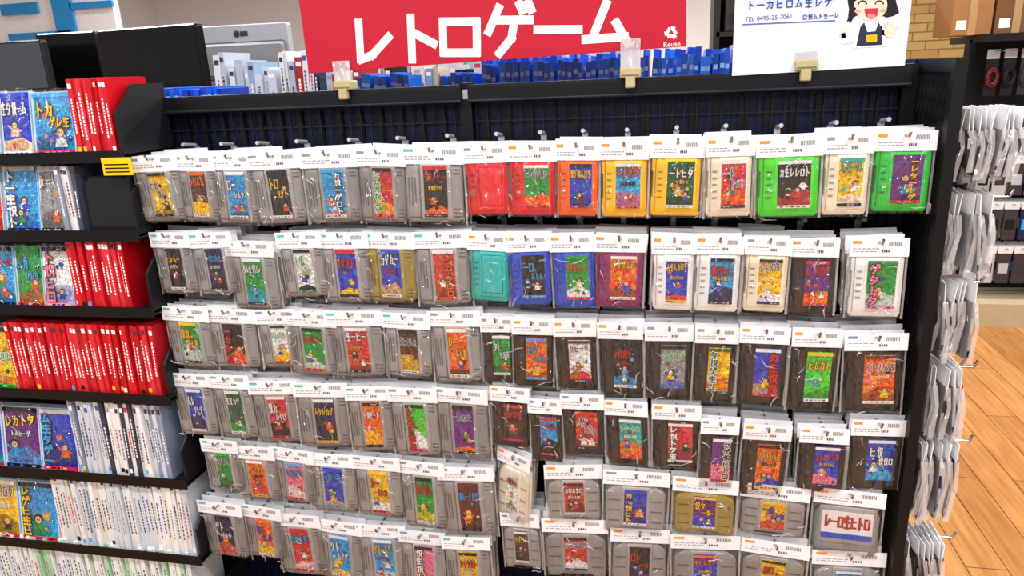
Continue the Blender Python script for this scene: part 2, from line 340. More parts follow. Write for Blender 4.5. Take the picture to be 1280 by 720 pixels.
ROWS = [
 [(160,222,194,279,'S','S','YKN'),(215,268,193,279,'S','S','bOY'),(258,320,192,282,'S','S','CWR'),(308,374,190,282,'S','S','KYR'),(374,447,188,281,'S','S','CWO'),(442,507,186,281,'S','S','RGY'),(501,580,183,281,'S','S','KRO')],
 [(185,238,290,370,'S','S','KYO'),(235,288,290,371,'S','S','NCb'),(278,343,301,390,'S','S','GWC'),(343,403,290,374,'S','S','WGK'),(395,460,290,380,'S','S','BRY'),(449,518,290,380,'S','D','BWY'),(515,585,289,384,'S','S','ROY')],
 [(200,262,383,462,'S','S','GYW'),(253,318,385,463,'S','S','KRO'),(318,368,386,462,'S','S','WGY'),(352,420,389,472,'S','S','GRW'),(405,476,388,474,'S','S','RWK'),(476,538,391,474,'S','S','bKY'),(534,600,388,480,'S','S','OYb')],
 [(213,262,466,548,'S','S','BWN'),(260,312,468,551,'S','S','gWG'),(310,370,475,556,'S','S','RWK'),(367,433,478,562,'S','S','NYO'),(431,488,482,567,'S','S','OWY'),(483,546,484,572,'S','S','LRW'),(540,610,485,575,'S','S','PKO')],
 [(250,297,549,617,'S','S','GNW'),(286,343,557,628,'S','S','OYR'),(335,393,560,632,'S','S','pCW'),(381,443,566,642,'S','S','BCY'),(438,500,570,648,'S','S','YRW'),(496,556,576,662,'S','S','GRY'),(546,616,583,671,'S','S','rCO')],
 [(245,303,627,700,'S','S','NWO'),(300,352,632,702,'S','S','OBY'),(338,400,642,722,'S','S','RCW'),(388,453,650,728,'S','S','CWY'),(443,506,655,734,'S','S','CYW'),(498,556,663,745,'S','S','pWR'),(552,612,670,752,'S','S','YRB')],
 [(577,635,181,271,'F','R','TRT'),(633,696,179,272,'F','R','GKO'),(693,750,177,273,'F','O','BYb'),(749,812,176,274,'F','Y','COR'),(813,882,173,273,'F','Y','gWY'),(882,945,171,274,'F','c','RNO'),(946,1030,171,274,'F','L','KWR'),(1031,1094,167,272,'F','c','YTW'),(1095,1172,163,268,'F','A','PYC')],
 [(583,637,292,379,'F','T','TRT'),(631,688,293,384,'F','B','KCW'),(686,744,293,386,'F','B','GOW'),(742,808,293,386,'F','M','OYB'),(815,871,295,390,'F','W','BYR'),(869,931,295,392,'F','W','CRN'),(932,991,296,392,'F','c','YNW'),(989,1050,298,394,'F','K','PRO'),(1063,1137,297,398,'F','W','GpW')],
 [(600,643,395,479,'F','K','GWO'),(640,692,398,485,'F','K','OCY'),(691,745,400,488,'F','K','WbR'),(746,804,403,495,'F','K','KRC'),(806,868,405,500,'F','K','SGB'),(869,925,408,503,'F','K','YgR'),(925,989,408,506,'F','K','BRY'),(990,1055,412,513,'F','K','LYC'),(1056,1136,416,515,'F','K','ObY')],
 [(612,662,483,560,'F','K','bRO'),(659,702,498,578,'F','K','CRK'),(700,755,492,570,'F','K','RKW'),(755,810,500,582,'F','K','TGO'),(815,877,505,586,'F','K','RWK'),(876,925,523,611,'F','K','PKp'),(929,991,530,620,'F','K','OYB'),(1000,1063,534,615,'F','K','BRp'),(1064,1134,524,611,'F','K','BWC')],
 [(618,668,565,655,'N','c','WRY'),(680,752,580,652,'N','S','RWK'),(754,838,588,666,'N','S','BYR'),(841,924,597,668,'N','D','PYB'),(926,1014,606,668,'N','S','YBR'),(1018,1108,612,692,'N','S','WRB')],
 [(625,674,641,712,'N','S','bYK'),(677,760,648,722,'N','S','RKW'),(763,838,660,736,'N','S','KRB'),(838,926,668,748,'N','S','BOW'),(927,1013,676,752,'N','S','YRB'),(1015,1109,688,765,'N','S','CBY')],
]
for r in ROWS:
    row = empty('hanging_game_cartridges'); row.location = (0, 0, 0)
    for i, it in enumerate(r):
        kw = {}
        if r is ROWS[10] and i == 0: kw = dict(yawd=-25, rolld=6)
        stack(row, i+1, *it, **kw)

# ---------------------------------------------------------------- display rack
XL, XM, XR = S(168, 130, 0)[0], S(584, 110, 0)[0], .487
ZT = H-.02
rack = empty('slatted_display_rack')
BLK = hx('0c0c0f'); BK2 = hx('18181c'); NV = hx('0c1430')
mb = MB()
mb.box(XL, XR, .008, .02, .12, ZT-.02, M_METAL, NV)
mb.obj('back_panel', rack)
mb = MB(); x = XL+.01
while x < XR-.01:
    mb.box(x-.0012, x+.0012, -.004, .0, .12, ZT-.04, M_METAL, BK2); x += .025
z = .15
while z < ZT-.05:
    mb.box(XL, XR, -.001, .003, z-.0015, z+.0015, M_METAL, BK2); z += .05
x = XL+.03
while x < XR-.02:
    mb.box(x-.009, x+.009, .003, .0078, ZT-.17, ZT-.045, M_METAL, BLK); x += .05
mb.obj('wire_grid', rack)
mb = MB()
for a, b in ((XL+.008, XM-.008), (XM+.008, XR-.015)):
    mb.box(a, b, -.03, .045, ZT-.006, ZT, M_METAL, BK2)
    mb.box(a, b, -.03, -.024, ZT-.032, ZT-.006, M_METAL, BLK)
    mb.cyl((a, -.03, ZT-.034), (b, -.03, ZT-.034), .0045, M_METAL, BK2)
mb.obj('top_rail', rack)
mb = MB()
for x in (XL, XM-.001, XR-.012):
    mb.box(x-.013, x+.013, -.018, .03, 0, ZT+.004, M_METAL, BLK)
    z = .2
    while z < ZT-.03:
        for o in (-.006, .003): mb.box(x+o, x+o+.003, -.0184, -.0178, z, z+.012, M_MATTE, (.002, .002, .002, 1))
        z += .025
mb.box(XM-.006, XM+.006, -.0195, -.018, ZT-.03, ZT-.01, M_MATTE, 'q')
mb.obj('posts', rack)
mb = MB(); mb.box(XL+.1, XR, -.2, .04, 0, .12, M_METAL, BLK); mb.box(XL+.1, XR, -.205, -.2, .02, .14, M_METAL, BK2); mb.obj('base_deck', rack)
# end panel: perforated/wire wing
endp = empty('mesh_end_panel')
mb = MB(); y0, y1 = -.18, .5; xe = XR+.004
for y in (y0, .03, y1):
    mb.box(xe, xe+.02, y-.011, y+.011, 0, ZT+.012, M_METAL, BLK)
for z in (.15, ZT): mb.box(xe+.004, xe+.018, y0, y1, z-.012, z+.012, M_METAL, BLK)
y = y0+.018
while y < y1-.01:
    mb.box(xe+.007, xe+.011, y-.0022, y+.0022, .15, ZT, M_METAL, BLK); y += .0115
z = .18
while z < ZT:
    mb.box(xe+.011, xe+.014, y0, y1, z-.002, z+.002, M_METAL, BK2); z += .03
mb.obj('mesh_panel', endp)
# rear counter behind the rail
rs = empty('rear_stock_counter')
mb = MB(); mb.box(XL-1.6, XR-.01, .05, .98, ZT-.135, ZT-.1155, M_METAL, BLK)
for x in (XL-1.55, XL, XM, XR-.05):
    for yy in (.055, .92): mb.box(x, x+.03, yy, yy+.03, 0, ZT-.135, M_METAL, BLK)
mb.box(XL-1.6, XR-.01, .95, .96, .1, ZT-.135, M_METAL, BLK)
mb.obj('counter_frame', rs)
ZS = ZT-.115

# goods on the outside of the end panel
side = empty('hanging_accessory_packs')
R = random.Random(5)
def sidepacks(idx, vtop, vbot, ulen, y, tint):
    x0 = xe+.032; zt = S(1195-(vtop-100)*.06, vtop, y)[1]; zb = S(1195-(vtop-100)*.06, vbot, y)[1]
    x1 = x0+ulen; mb = MB(); x = x0
    while x < x1:
        dy = R.uniform(-.01, .01); h = (zt-zb)*R.uniform(.86, 1.05); hw = .045
        mb.M = Matrix.Translation((x, y+dy, zt)) @ Matrix.Rotation(R.uniform(-.1, .1), 4, 'Y') @ Matrix.Rotation(R.uniform(-.2, .2), 4, 'Z')
        mb.box(-.0008, .0008, -hw, hw, -.03, .008, M_MATTE, (.78, .78, .8, 1))
        c = R.choice(tint)
        mb.box(.0, .006, -hw*.85, hw*.85, -h+.006, -.028, M_GLOSS, c)
        mb.box(.0005, .0055, -hw*.87, hw*.86, -h*.6, -h*.42, M_PLAS, R.choice(['d', 'q', 'S', 'N']))
        mb.box(.0005, .0055, -hw*.87, hw*.86, -h*.92, -h*.84, M_PLAS, R.choice(['d', 'W', 'S', 'K']))
        mb.add([(-.003, -hw, -.03), (.004, -hw-.004, -h*.5), (-.002, -hw, -h), (.009, -hw, -h), (.011, -hw-.004, -h*.5), (.006, -hw, -.03)], [(0, 1, 4, 5), (1, 2, 3, 4)], M_SEAL, 'W', True)
        mb.add([(-.003, -hw, -.03), (-.003, hw, -.03), (-.003, hw, -h), (-.003, -hw, -h)], [(0, 1, 2, 3)], M_BAG, 'W')
        x += R.uniform(.0085, .012)
    mb.M = Matrix.Identity(4)
    mb.cyl((xe+.012, y, zt-.004), (x1+.03, y, zt-.004), .0025, M_CHROME, 'q', 6)
    mb.cyl((x1+.03, y, zt-.004), (x1+.036, y, zt+.01), .003, M_CHROME, 'q', 6)
    mb.obj('pack_row_%d' % idx, side)
i = 0
for vt, vb, ul in ((140, 222, .095), (244, 335, .09), (350, 442, .065), (455, 540, .08), (547, 638, .085), (668, 750, .075)):
    for y in (-.12, -.01, .1, .22, .34, .45):
        i += 1; sidepacks(i, vt, vb, ul*R.uniform(.8, 1.15), y, ['q', 'S', 'S', 'S', 'q', 'd', 'd'])

# ---------------------------------------------------------------- left shelving with game cases
shelf = empty('game_case_shelving')
YL = -.2; XE = S(165, 190, YL)[0]-.035; X00 = -2.35
LV = [(192, 130, 113), (291, 150, 206), (387, 165, 307), (497, 205, 408), (601, 215, 503), (697, 240, 596), (800, 250, 690)]
ZL = [S(u, v, YL)[1] for v, u, t in LV]
mb = MB()
for z in ZL:
    mb.box(X00, XE+.01, YL, -.008, z-.014, z-.004, M_METAL, BK2)
    mb.box(X00, XE+.01, YL-.004, YL, z-.02, z+.006, M_METAL, BLK)
mb.box(X00, XL-.016, .004, .014, 0, ZL[0]+.12, M_METAL, BLK)
mb.box(X00, XL-.016, YL, .0, 0, .12, M_METAL, BLK)
for x in (X00, XL-.05): mb.box(x, x+.03, -.008, .03, 0, ZL[0]+.12, M_METAL, BLK)
for k, z in enumerate(ZL):   # side plates with sloped fronts
    pts = [(YL+.004, z-.01), (-.022, z-.01), (-.022, z+.145), (YL+.07, z+.145), (YL+.004, z+.085)]
    a = XE+.004; vs = [(a, p[0], p[1]) for p in pts]+[(a+.006, p[0], p[1]) for p in pts]
    mb.add(vs, [(0, 1, 2, 3, 4), (9, 8, 7, 6, 5)]+[(j, j+5, (j+1) % 5+5, (j+1) % 5) for j in range(5)], M_METAL, BK2)
mb.obj('shelf_frame', shelf)
R = random.Random(11)
SP = {'red': ['c41420', 'bc101c', 'cc1c28', 'ac0e1a', 'd02c38', 'c02030'], 'gry': ['b8bcc4', '8890a0', 'd8d8dc', '404858'], 'wht': ['e0e0e0', 'd0d6dc', 'e8e8e8', 'b8c0c8', 'dcd6c8', 'c8d4dc'],
      'mix': ['e0e0e2', 'c8ccd4', '6878a0', 'e4e4e4', '8090a8', '303848', 'd8d8d8', 'c8ccd4'], 'grn': ['e0e8e0', 'e4e8e4', 'a8d0a8', 'd4dade', 'e8e8e8'], 'blu': ['0a44bc', '1054d4', '0e3ca8', '1464e0', '0a40b0', '1c78e8']}
def spines(mb, xa, xb, z, hgt, yf, dep, pal, R, wmin=.011, wmax=.014, jit=.006, lean=3):
    x = xa
    while x < xb-wmin:
        w = R.uniform(wmin, wmax); h = hgt*(1+R.uniform(-jit, jit)); c = hx(R.choice(SP[pal])); dy = R.uniform(-.004, .006)
        mb.M = Matrix.Translation((x, yf+dy, z)) @ Matrix.Rotation(math.radians(R.uniform(0, lean)), 4, 'Y')
        mb.box(0, w*.93, 0, dep, 0, h, M_GLOSS, c)
        if pal == 'blu':
            mb.box(w*.1, w*.2, -.0005, dep, h-.0005, h+.0006, M_GLOSS, hx('60a0f8'))
            mb.quad(w*.15, w*.8, h*.8, h*.86, -.0005, M_MATTE, hx('90b8f0'))
            x += w; continue
        tc = (.85, .8, .8, 1) if sum(c[:3]) < 1.2 else R.choice([(.05, .05, .06, 1), (.6, .05, .06, 1), (.05, .1, .4, 1), (.3, .3, .32, 1), (.05, .05, .06, 1)])
        zz = h*R.uniform(.2, .3)
        ze = h*R.uniform(.62, .8)
        while zz < ze:
            l = h*R.uniform(.02, .045); mb.quad(w*.32, w*.6, zz, zz+l, -.0005, M_MATTE, tc); zz += l+h*.014
        mb.quad(w*.12, w*.8, h*.88, h*.94, -.0005, M_MATTE, R.choice([(.9, .9, .9, 1), (.04, .04, .05, 1), tc, c]))
        if R.random() < .3: mb.quad(w*.12, w*.8, h*.05, h*.11, -.0005, M_MATTE, R.choice([COL['Y'], COL['W'], COL['C'], COL['K']]))
        x += w
    mb.M = Matrix.Identity(4)
def face(mb, xa, xb, z, hgt, yf, cols, R, lean=10, case='C'):
    mb.M = Matrix.Translation((xa, yf, z)) @ Matrix.Rotation(math.radians(-lean), 4, 'X')
    w = xb-xa
    for k in range(3):
        mb.box(0, w, .012*k, .012*k+.011, 0, hgt, M_GLOSS, hx('b8c8d8') if case == 'C' else hx('c01822'))
    art(mb, w*.05, w*.97, hgt*.02, hgt*.98, -.0006, cols, R)
    bag(mb, -.002, w+.002, -.001, hgt+.004, -.003, R, 4, 5, .002)
    mb.M = Matrix.Identity(4)
def shx(u, k): return S(u, LV[k][0]-35, YL+.02)[0]
FACES = [[(-80, -42, 'WCR'), (-40, -3, 'CRW'), (0, 38, 'BWs'), (40, 92, 'CYB')], [(-80, -42, 'WCR'), (-36, 1, 'RWC'), (5, 48, 'CWB'), (49, 78, 'SWO')], [(-50, -18, 'OBY'), (-14, 18, 'CRO'), (20, 53, 'GCR'), (54, 90, 'WpB')],
         [(-60, -22, 'GYW'), (-20, 21, 'YGR')], [(-80, -45, 'WCR'), (-42, 6, 'BYG'), (8, 52, 'PYC'), (53, 97, 'BCO')], [(-50, -12, 'pWR'), (-10, 27, 'YbK'), (29, 75, 'CYG')], []]
SPN = [[(94, 150, 'red', 97)], [(80, 104, 'gry', 207)], [(92, 170, 'red', 300)], [(24, 205, 'red', 406)], [(99, 215, 'mix', 505)], [(78, 248, 'wht', 598)], [(-60, 255, 'grn', 676)]]
for k in range(7):
    mb = MB(); z = ZL[k]-.003
    for a, b, c in FACES[k]:
        tp = S((a+b)/2, LV[k][2], YL+.03)[1]; face(mb, shx(a, k), shx(b, k), z, min(tp-z, .17), YL+.012, c, R)
    for a, b, p, t in SPN[k]:
        tp = S((a+b)/2, t, YL+.01)[1]
        spines(mb, shx(a, k), min(shx(b, k), XE-.008), z, tp-z, YL+.008, .13, p, R)
    ob = mb.obj('game_cases_%d' % (k+1), shelf)
mb = MB(); z = ZL[1]-.003; a = shx(108, 1)
mb.prism([(a, z), (XE-.004, z), (XE-.004, z+.13), (a+.02, z+.13), (a, z+.11)], YL+.02, -.03, .004, M_DARKG, hx('1c1e22'))
mb.obj('media_box', shelf)
mb = MB(); a, b, z0, z1 = RECT(128, 197, 165, 219, YL-.006)
mb.box(a, b, YL-.0065, YL-.005, z0, z1, M_MATTE, 'Y')
for i in range(3): mb.quad(a+.006, b-.008, z0+.006+.008*i, z0+.009+.008*i, YL-.0072, M_MATTE, 'K')
mb.obj('shelf_tag', shelf)

# ---------------------------------------------------------------- goods on the rear counter
R = random.Random(21)
mb = MB()
def blue(u0, u1, vt, y, dep, w0=.012, w1=.0145):
    xa, xb = S(u0, vt, y)[0], min(S(u1, vt, y)[0], XR-.03); zt = S((u0+u1)/2, vt, y)[1]
    spines(mb, xa, xb, ZS, zt-ZS, y, dep, 'blu', R, w0, w1, .04, 4)
blue(597, 915, 74, .075, .12); blue(548, 592, 92, .08, .1); blue(440, 512, 93, .08, .1); blue(197, 276, 110, .08, .13)
blue(600, 1140, 60, .24, .12); blue(916, 1138, 66, .075, .12)
mb.obj('blue_disc_cases')
mb = MB()
SP['bok'] = ['d8d4ca', 'e0e0de', '7c9cbc', '2a3a66', '1c1c20', 'a82828', 'c0b49c', 'a8bcc8', '6a4a38', 'd4d4d8', '304860', '48506a', '8c2030']
SP['bkw'] = ['e0e4e8', 'd8dce0', 'c8d0d8', 'e8e8e8', '90a8c0', 'b0b8c4']
for a, b, t, pal in ((262, 283, 72, 'bkw'), (284, 345, 84, 'bkw'), (345, 372, 66, 'bok'), (373, 396, 72, 'bok'), (397, 440, 92, 'bok'), (440, 546, 86, 'bok'), (546, 596, 82, 'bok')):
    y = .34; zt = S((a+b)/2, t, y)[1]
    spines(mb, S(a, t, y)[0], S(b, t, y)[0], ZS, zt-ZS, y, .14, pal, R, .012, .028, .12, 3)
mb.obj('row_of_books')

def monitor(name, u0, v0, u1, v1, y, col, bezel, yaw=0, back=False):
    x0, x1, z0, z1 = RECT(u0, v0, u1, v1, y); cx = (x0+x1)/2; w = (x1-x0)/2
    z0 = max(z0, ZS+.03)
    mb = MB(); mb.M = Matrix.Translation((cx, y, 0)) @ Matrix.Rotation(math.radians(yaw), 4, 'Z')
    mb.prism(rrect(-w, w, z0, z1, .008), 0, .03, .004, M_DARKG, bezel)
    if back:
        mb.prism(rrect(-w*.94, w*.94, z0+.02, z1-.055, .01), -.018, .001, .012, M_PLAS, tuple(q*.6 for q in bezel[:3])+(1,))
        mb.ell(-w*.1, z1-.03, .011, .011, -.001, M_MATTE, 'd')
        mb.quad(-w*.03, w*.14, z1-.038, z1-.022, -.001, M_MATTE, 'd')
    else:
        mb.quad(-w+.008, w-.008, z0+.014, z1-.008, -.0006, M_DARKG, col)
        mb.quad(-.02, .02, z0+.004, z0+.009, -.001, M_MATTE, 'q')
    mb.box(-.03, .03, .01, .028, ZS+.008, z0+.05, M_PLAS, bezel)
    mb.prism([(-w*.5, ZS), (w*.5, ZS), (w*.5, ZS+.006), (-w*.5, ZS+.006)], -.06, .1, .001, M_PLAS, bezel)
    mb.obj(name)
monitor('flat_television', 120, 33, 258, 122, .42, hx('0a0b0d'), hx('050506'), -6)
monitor('flat_television', 54, 40, 122, 114, .6, hx('060607'), hx('0e0e10'), 8)
monitor('flat_television', -60, 52, 54, 118, .42, hx('4a4e52'), hx('202224'), 5)
monitor('computer_monitor', 250, 30, 362, 105, .72, hx('202226'), hx('a0a3a8'), 4, True)

# ---------------------------------------------------------------- signs
ys = -.034
def P(u, v, y=None): return S(u, v, ys if y is None else y)
sign = empty('hanging_header_sign')
mb = MB()
RED = hx('b40e2c')
bl, br = P(386, 92), P(858, 58); L = math.hypot(br[0]-bl[0], br[1]-bl[1]); ang = math.atan2(br[1]-bl[1], br[0]-bl[0])
hgt = .158; c, s = math.cos(ang), math.sin(ang)
def rl(x, z): return (bl[0]+x*c-z*s, bl[1]+x*s+z*c)
pts = [rl(0, 0), rl(L, 0), rl(L, hgt), rl(0, hgt)]
mb.prism(pts, ys, ys+.004, .0005, M_PLAS, RED)
mb.obj('sign_board', sign)
mb = MB()
def pxglyph(k, u0, u1, vb, vt, wd):
    a = P(u0, vb); b = P(u1, vb); t = P(u0, vt)
    w = math.hypot(b[0]-a[0], b[1]-a[1]); h = t[1]-a[1]; cc, ss = (b[0]-a[0])/w, (b[1]-a[1])/w
    for st in GL[k]:
        mb.stroke([(a[0]+p[0]*w*cc-p[1]*h*ss, a[1]+p[0]*w*ss+p[1]*h*cc) for p in st], wd, ys-.0006, M_MATTE, COL['W'], wd*.42)
for k, u0, u1, vb, vt in (('re', 440, 492, 80, 25), ('to', 496, 552, 76, 20), ('ro', 548, 603, 71, 20), ('ge', 606, 666, 69, 8), ('ch', 668, 726, 64, 10), ('mu', 728, 790, 57, 2)):
    pxglyph(k, u0, u1, vb, vt, .0172)
cu, cv = 839, 41
for a in range(3):
    t = math.radians(90+120*a); t2 = math.radians(90+120*(a+1)); r = 9
    p0 = (cu+r*math.cos(t), cv-r*math.sin(t)); p1 = (cu+r*math.cos(t2), cv-r*math.sin(t2))
    q0 = (p0[0]+.2*(p1[0]-p0[0]), p0[1]+.2*(p1[1]-p0[1])); q1 = (p0[0]+.68*(p1[0]-p0[0]), p0[1]+.68*(p1[1]-p0[1]))
    mb.stroke([P(*q0), P(*q1)], .0065, ys-.0006, M_MATTE, 'W', 0)
    dx, dy = (p1[0]-p0[0]), (p1[1]-p0[1]); l = math.hypot(dx, dy); nx, ny = -dy/l, dx/l; tip = (q1[0]+dx/l*4.5, q1[1]+dy/l*4.5)
    tri = [P(q1[0]+nx*4.2, q1[1]+ny*4.2), P(*tip), P(q1[0]-nx*4.2, q1[1]-ny*4.2)]
    ar = sum(tri[i][0]*tri[(i+1) % 3][1]-tri[(i+1) % 3][0]*tri[i][1] for i in range(3))
    mb.poly(tri if ar > 0 else tri[::-1], ys-.001, M_MATTE, 'W')
mb.obj('sign_lettering', sign)
WM, _n, b = newmat('white_ink'); b.inputs['Base Color'].default_value = (.9, .9, .9, 1); b.inputs['Roughness'].default_value = .6
BM, _n, b = newmat('blue_ink'); b.inputs['Base Color'].default_value = hx('1848a0'); b.inputs['Roughness'].default_value = .6
def text(body, u, v, y, px, mat, parent, rot=0.0):
    cu = bpy.data.curves.new('t', 'FONT'); cu.body = body; cu.size = px*1.0; cu.align_x = 'LEFT'; cu.materials.append(mat)
    ob = bpy.data.objects.new('sign_text', cu); sc.collection.objects.link(ob); X, Z = S(u, v, y)
    ob.location = (X, y, Z); ob.rotation_euler = (math.pi/2, rot, 0); ob.parent = parent; return ob
text('Reuse', 829, 59, ys-.0008, .014, WM, sign, -ang)

def clip(parent, u, vt, vb, y, wpx=24, name='sign_clip'):
    mb = MB(); x, _ = S(u, vb, y); z1 = S(u, vt, y)[1]; w = .02
    for s_ in (-1, 1):
        mb.box(x-w, x+w, y-.004 if s_ < 0 else y+.0045, y-.002 if s_ < 0 else y+.0065, ZT+.012, z1, M_SEAL, 'W')
    mb.prism(rrect(x-w*1.05, x+w*1.05, ZT+.0005, ZT+.02, .003), y-.012, y+.03, .002, M_PLAS, hx('b8aa80'))
    mb.prism(rrect(x-w*.5, x+w*.5, ZT-.02, ZT+.004, .003), y-.013, y+.002, .002, M_PLAS, hx('b8aa80'))
    mb.box(x-w*.9, x+w*.9, y-.0128, y-.0118, ZT+.004, ZT+.007, M_PLAS, hx('7c7050'))
    mb.obj(name, parent)
clip(sign, 430, 76, 108, ys-.0005); clip(sign, 788, 48, 90, ys-.0005)

ws = empty('store_notice_board'); mb = MB()
bl2, br2 = P(915, 95), P(1131, 82)
tl2, tr2 = (bl2[0], bl2[1]+.2), (br2[0], br2[1]+.2)
mb.prism([bl2, br2, tr2, tl2], ys, ys+.003, .0005, M_PLAS, hx('dfe3ee'))
mb.obj('notice_board', ws)
mb = MB(); yy = ys-.0006
def PL(pts, col, lay=0):
    q = [P(*p) for p in pts]; a = sum(q[i][0]*q[(i+1) % len(q)][1]-q[(i+1) % len(q)][0]*q[i][1] for i in range(len(q)))
    mb.poly(q if a > 0 else q[::-1], yy-.0004*lay, M_MATTE, col)
def EL(cu, cv, ru, rv, col, lay=0, n=20): PL([(cu+ru*math.cos(2*math.pi*i/n), cv+rv*math.sin(2*math.pi*i/n)) for i in range(n)], col, lay)
HK = hx('1c1a20'); SK = hx('fbd9c2')
PL([(1060, 5), (1058, -14), (1066, -32), (1086, -40), (1108, -34), (1118, -18), (1120, 2), (1124, 16), (1117, 20), (1108, 22), (1090, 14), (1070, 20), (1058, 28), (1062, 16)], HK, 0)
PL([(1062, 6), (1060, 20), (1062, 30), (1066, 24), (1070, 10)], HK, 1)
EL(1088, 6, 21, 20, SK, 1)
PL([(1066, 4), (1066, -20), (1086, -34), (1110, -18), (1112, 4), (1106, -6), (1098, -3), (1094, -10), (1084, -3), (1078, -9), (1072, -1)], HK, 2)
for a in (1078, 1099):
    for i in range(6):
        t0 = math.pi*i/6; t1 = math.pi*(i+1)/6
        mb.stroke([P(a-5*math.cos(t0), 5-4*math.sin(t0)), P(a-5*math.cos(t1), 5-4*math.sin(t1))], .0022, yy-.0012, M_MATTE, HK)
PL([(1080, 11), (1098, 10), (1096, 20), (1089, 24), (1082, 20)], hx('c83040'), 3)
EL(1089, 20, 5, 3, hx('f08890'), 4)
EL(1072, 14, 4, 2.5, hx('f8a8a0'), 3); EL(1104, 13, 4, 2.5, hx('f8a8a0'), 3)
PL([(1072, 30), (1104, 28), (1108, 58), (1066, 60)], hx('f4f4f4'), 1)
PL([(1075, 34), (1080, 28), (1084, 40), (1094, 39), (1098, 28), (1101, 33), (1103, 56), (1070, 58)], hx('283048'), 2)
PL([(1082, 44), (1096, 43), (1096, 52), (1083, 53)], hx('e8b020'), 3)
PL([(1100, 32), (1110, 38), (1112, 46), (1102, 44)], hx('f4f4f4'), 1)
EL(1112, 40, 7, 7, SK, 2)
for (a, b_) in ((1106, 29), (1111, 27), (1116, 29), (1120, 34), (1104, 36)):
    mb.stroke([P(1112, 40), P(a, b_)], .0042, yy-.0012, M_MATTE, SK)
for q in ([(1066, 50), (1056, 52), (1054, 44)],):
    mb.stroke([P(*p) for p in q], .008, yy-.0006, M_MATTE, hx('f4f4f4'))
EL(1054, 42, 5, 6, SK, 2)
PL([(930, -20), (1045, -25), (1045, 2), (930, 8)], hx('c8d8f0'), 0)
PL([(928, 30), (1044, 25), (1044, 26.5), (928, 31.5)], hx('4070b0'), 1)
for i in range(9):
    k = GK[(i*3+1) % len(GK)]; a_ = P(934+i*12, 12-i*.5); glyph(mb, k, a_[0], a_[1], .013, .015, .002, yy-.001, M_MATTE, hx('1848a0'))
mb.stroke([P(1052, -6), P(1072, -12)], .004, yy-.0016, M_MATTE, hx('d03040'))
for i in range(7): k = GK[(i*7+2) % len(GK)]; a_ = P(1003+i*6.6, 24.5-i*.35); glyph(mb, k, a_[0], a_[1], .0075, .009, .0014, yy-.001, M_MATTE, hx('1848a0'))
mb.obj('notice_print', ws)
text('TEL 0495-25-7061', 931, 27, ys-.001, .0118, BM, ws, -.012)
clip(ws, 1006, 64, 95, ys-.0005)

# ---------------------------------------------------------------- room
def wallmat(name, col, rough=.8):
    m, nt, b = newmat(name); nz = nt.nodes.new('ShaderNodeTexNoise'); nz.inputs['Scale'].default_value = 3
    cr_ = nt.nodes.new('ShaderNodeValToRGB'); cr_.color_ramp.elements[0].color = tuple(c*.92 for c in col[:3])+(1,); cr_.color_ramp.elements[1].color = col
    nt.links.new(nz.outputs['Fac'], cr_.inputs[0]); nt.links.new(cr_.outputs[0], b.inputs['Base Color']); b.inputs['Roughness'].default_value = rough
    return m
MW = wallmat('painted_wall', hx('f4f5f6'))
m, nt, b = newmat('oak_plank_floor')
tc = nt.nodes.new('ShaderNodeTexCoord'); mp = nt.nodes.new('ShaderNodeMapping'); mp.inputs['Rotation'].default_value = (0, 0, math.pi/2)
br_ = nt.nodes.new('ShaderNodeTexBrick'); br_.inputs['Scale'].default_value = 1; br_.inputs['Brick Width'].default_value = 1.1; br_.inputs['Row Height'].default_value = .12
br_.inputs['Mortar Size'].default_value = .002; br_.inputs['Color1'].default_value = hx('c48c4c'); br_.inputs['Color2'].default_value = hx('a87038'); br_.inputs['Mortar'].default_value = hx('5c3818')
mp2 = nt.nodes.new('ShaderNodeMapping'); mp2.inputs['Scale'].default_value = (18, 1.4, 1)
nz = nt.nodes.new('ShaderNodeTexNoise'); nz.inputs['Scale'].default_value = 3; nz.inputs['Detail'].default_value = 6
mx = nt.nodes.new('ShaderNodeMix'); mx.data_type = 'RGBA'; mx.blend_type = 'MULTIPLY'; mx.inputs[0].default_value = .7
crp = nt.nodes.new('ShaderNodeValToRGB'); crp.color_ramp.elements[0].position = .35; crp.color_ramp.elements[0].color = (.6, .46, .34, 1); crp.color_ramp.elements[1].color = (1, 1, 1, 1); crp.color_ramp.elements[1].position = .65
nt.links.new(tc.outputs['Object'], mp.inputs[0]); nt.links.new(mp.outputs[0], br_.inputs['Vector'])
nt.links.new(tc.outputs['Object'], mp2.inputs[0]); nt.links.new(mp2.outputs[0], nz.inputs['Vector']); nt.links.new(nz.outputs['Fac'], crp.inputs[0])
nt.links.new(br_.outputs['Color'], mx.inputs[6]); nt.links.new(crp.outputs[0], mx.inputs[7]); nt.links.new(mx.outputs[2], b.inputs['Base Color'])
b.inputs['Roughness'].default_value = .3
MF = m
m, nt, b = newmat('beige_brick_wall'); br_ = nt.nodes.new('ShaderNodeTexBrick'); tc = nt.nodes.new('ShaderNodeTexCoord'); mp = nt.nodes.new('ShaderNodeMapping'); mp.inputs['Rotation'].default_value = (math.pi/2, 0, 0)
br_.inputs['Scale'].default_value = 1; br_.inputs['Brick Width'].default_value = .3; br_.inputs['Row Height'].default_value = .1; br_.inputs['Mortar Size'].default_value = .008
br_.inputs['Color1'].default_value = hx('c8a868'); br_.inputs['Color2'].default_value = hx('b08c50'); br_.inputs['Mortar'].default_value = hx('847044')
nt.links.new(tc.outputs['Object'], mp.inputs[0]); nt.links.new(mp.outputs[0], br_.inputs['Vector']); nt.links.new(br_.outputs['Color'], b.inputs['Base Color']); b.inputs['Roughness'].default_value = .8
MBR = m
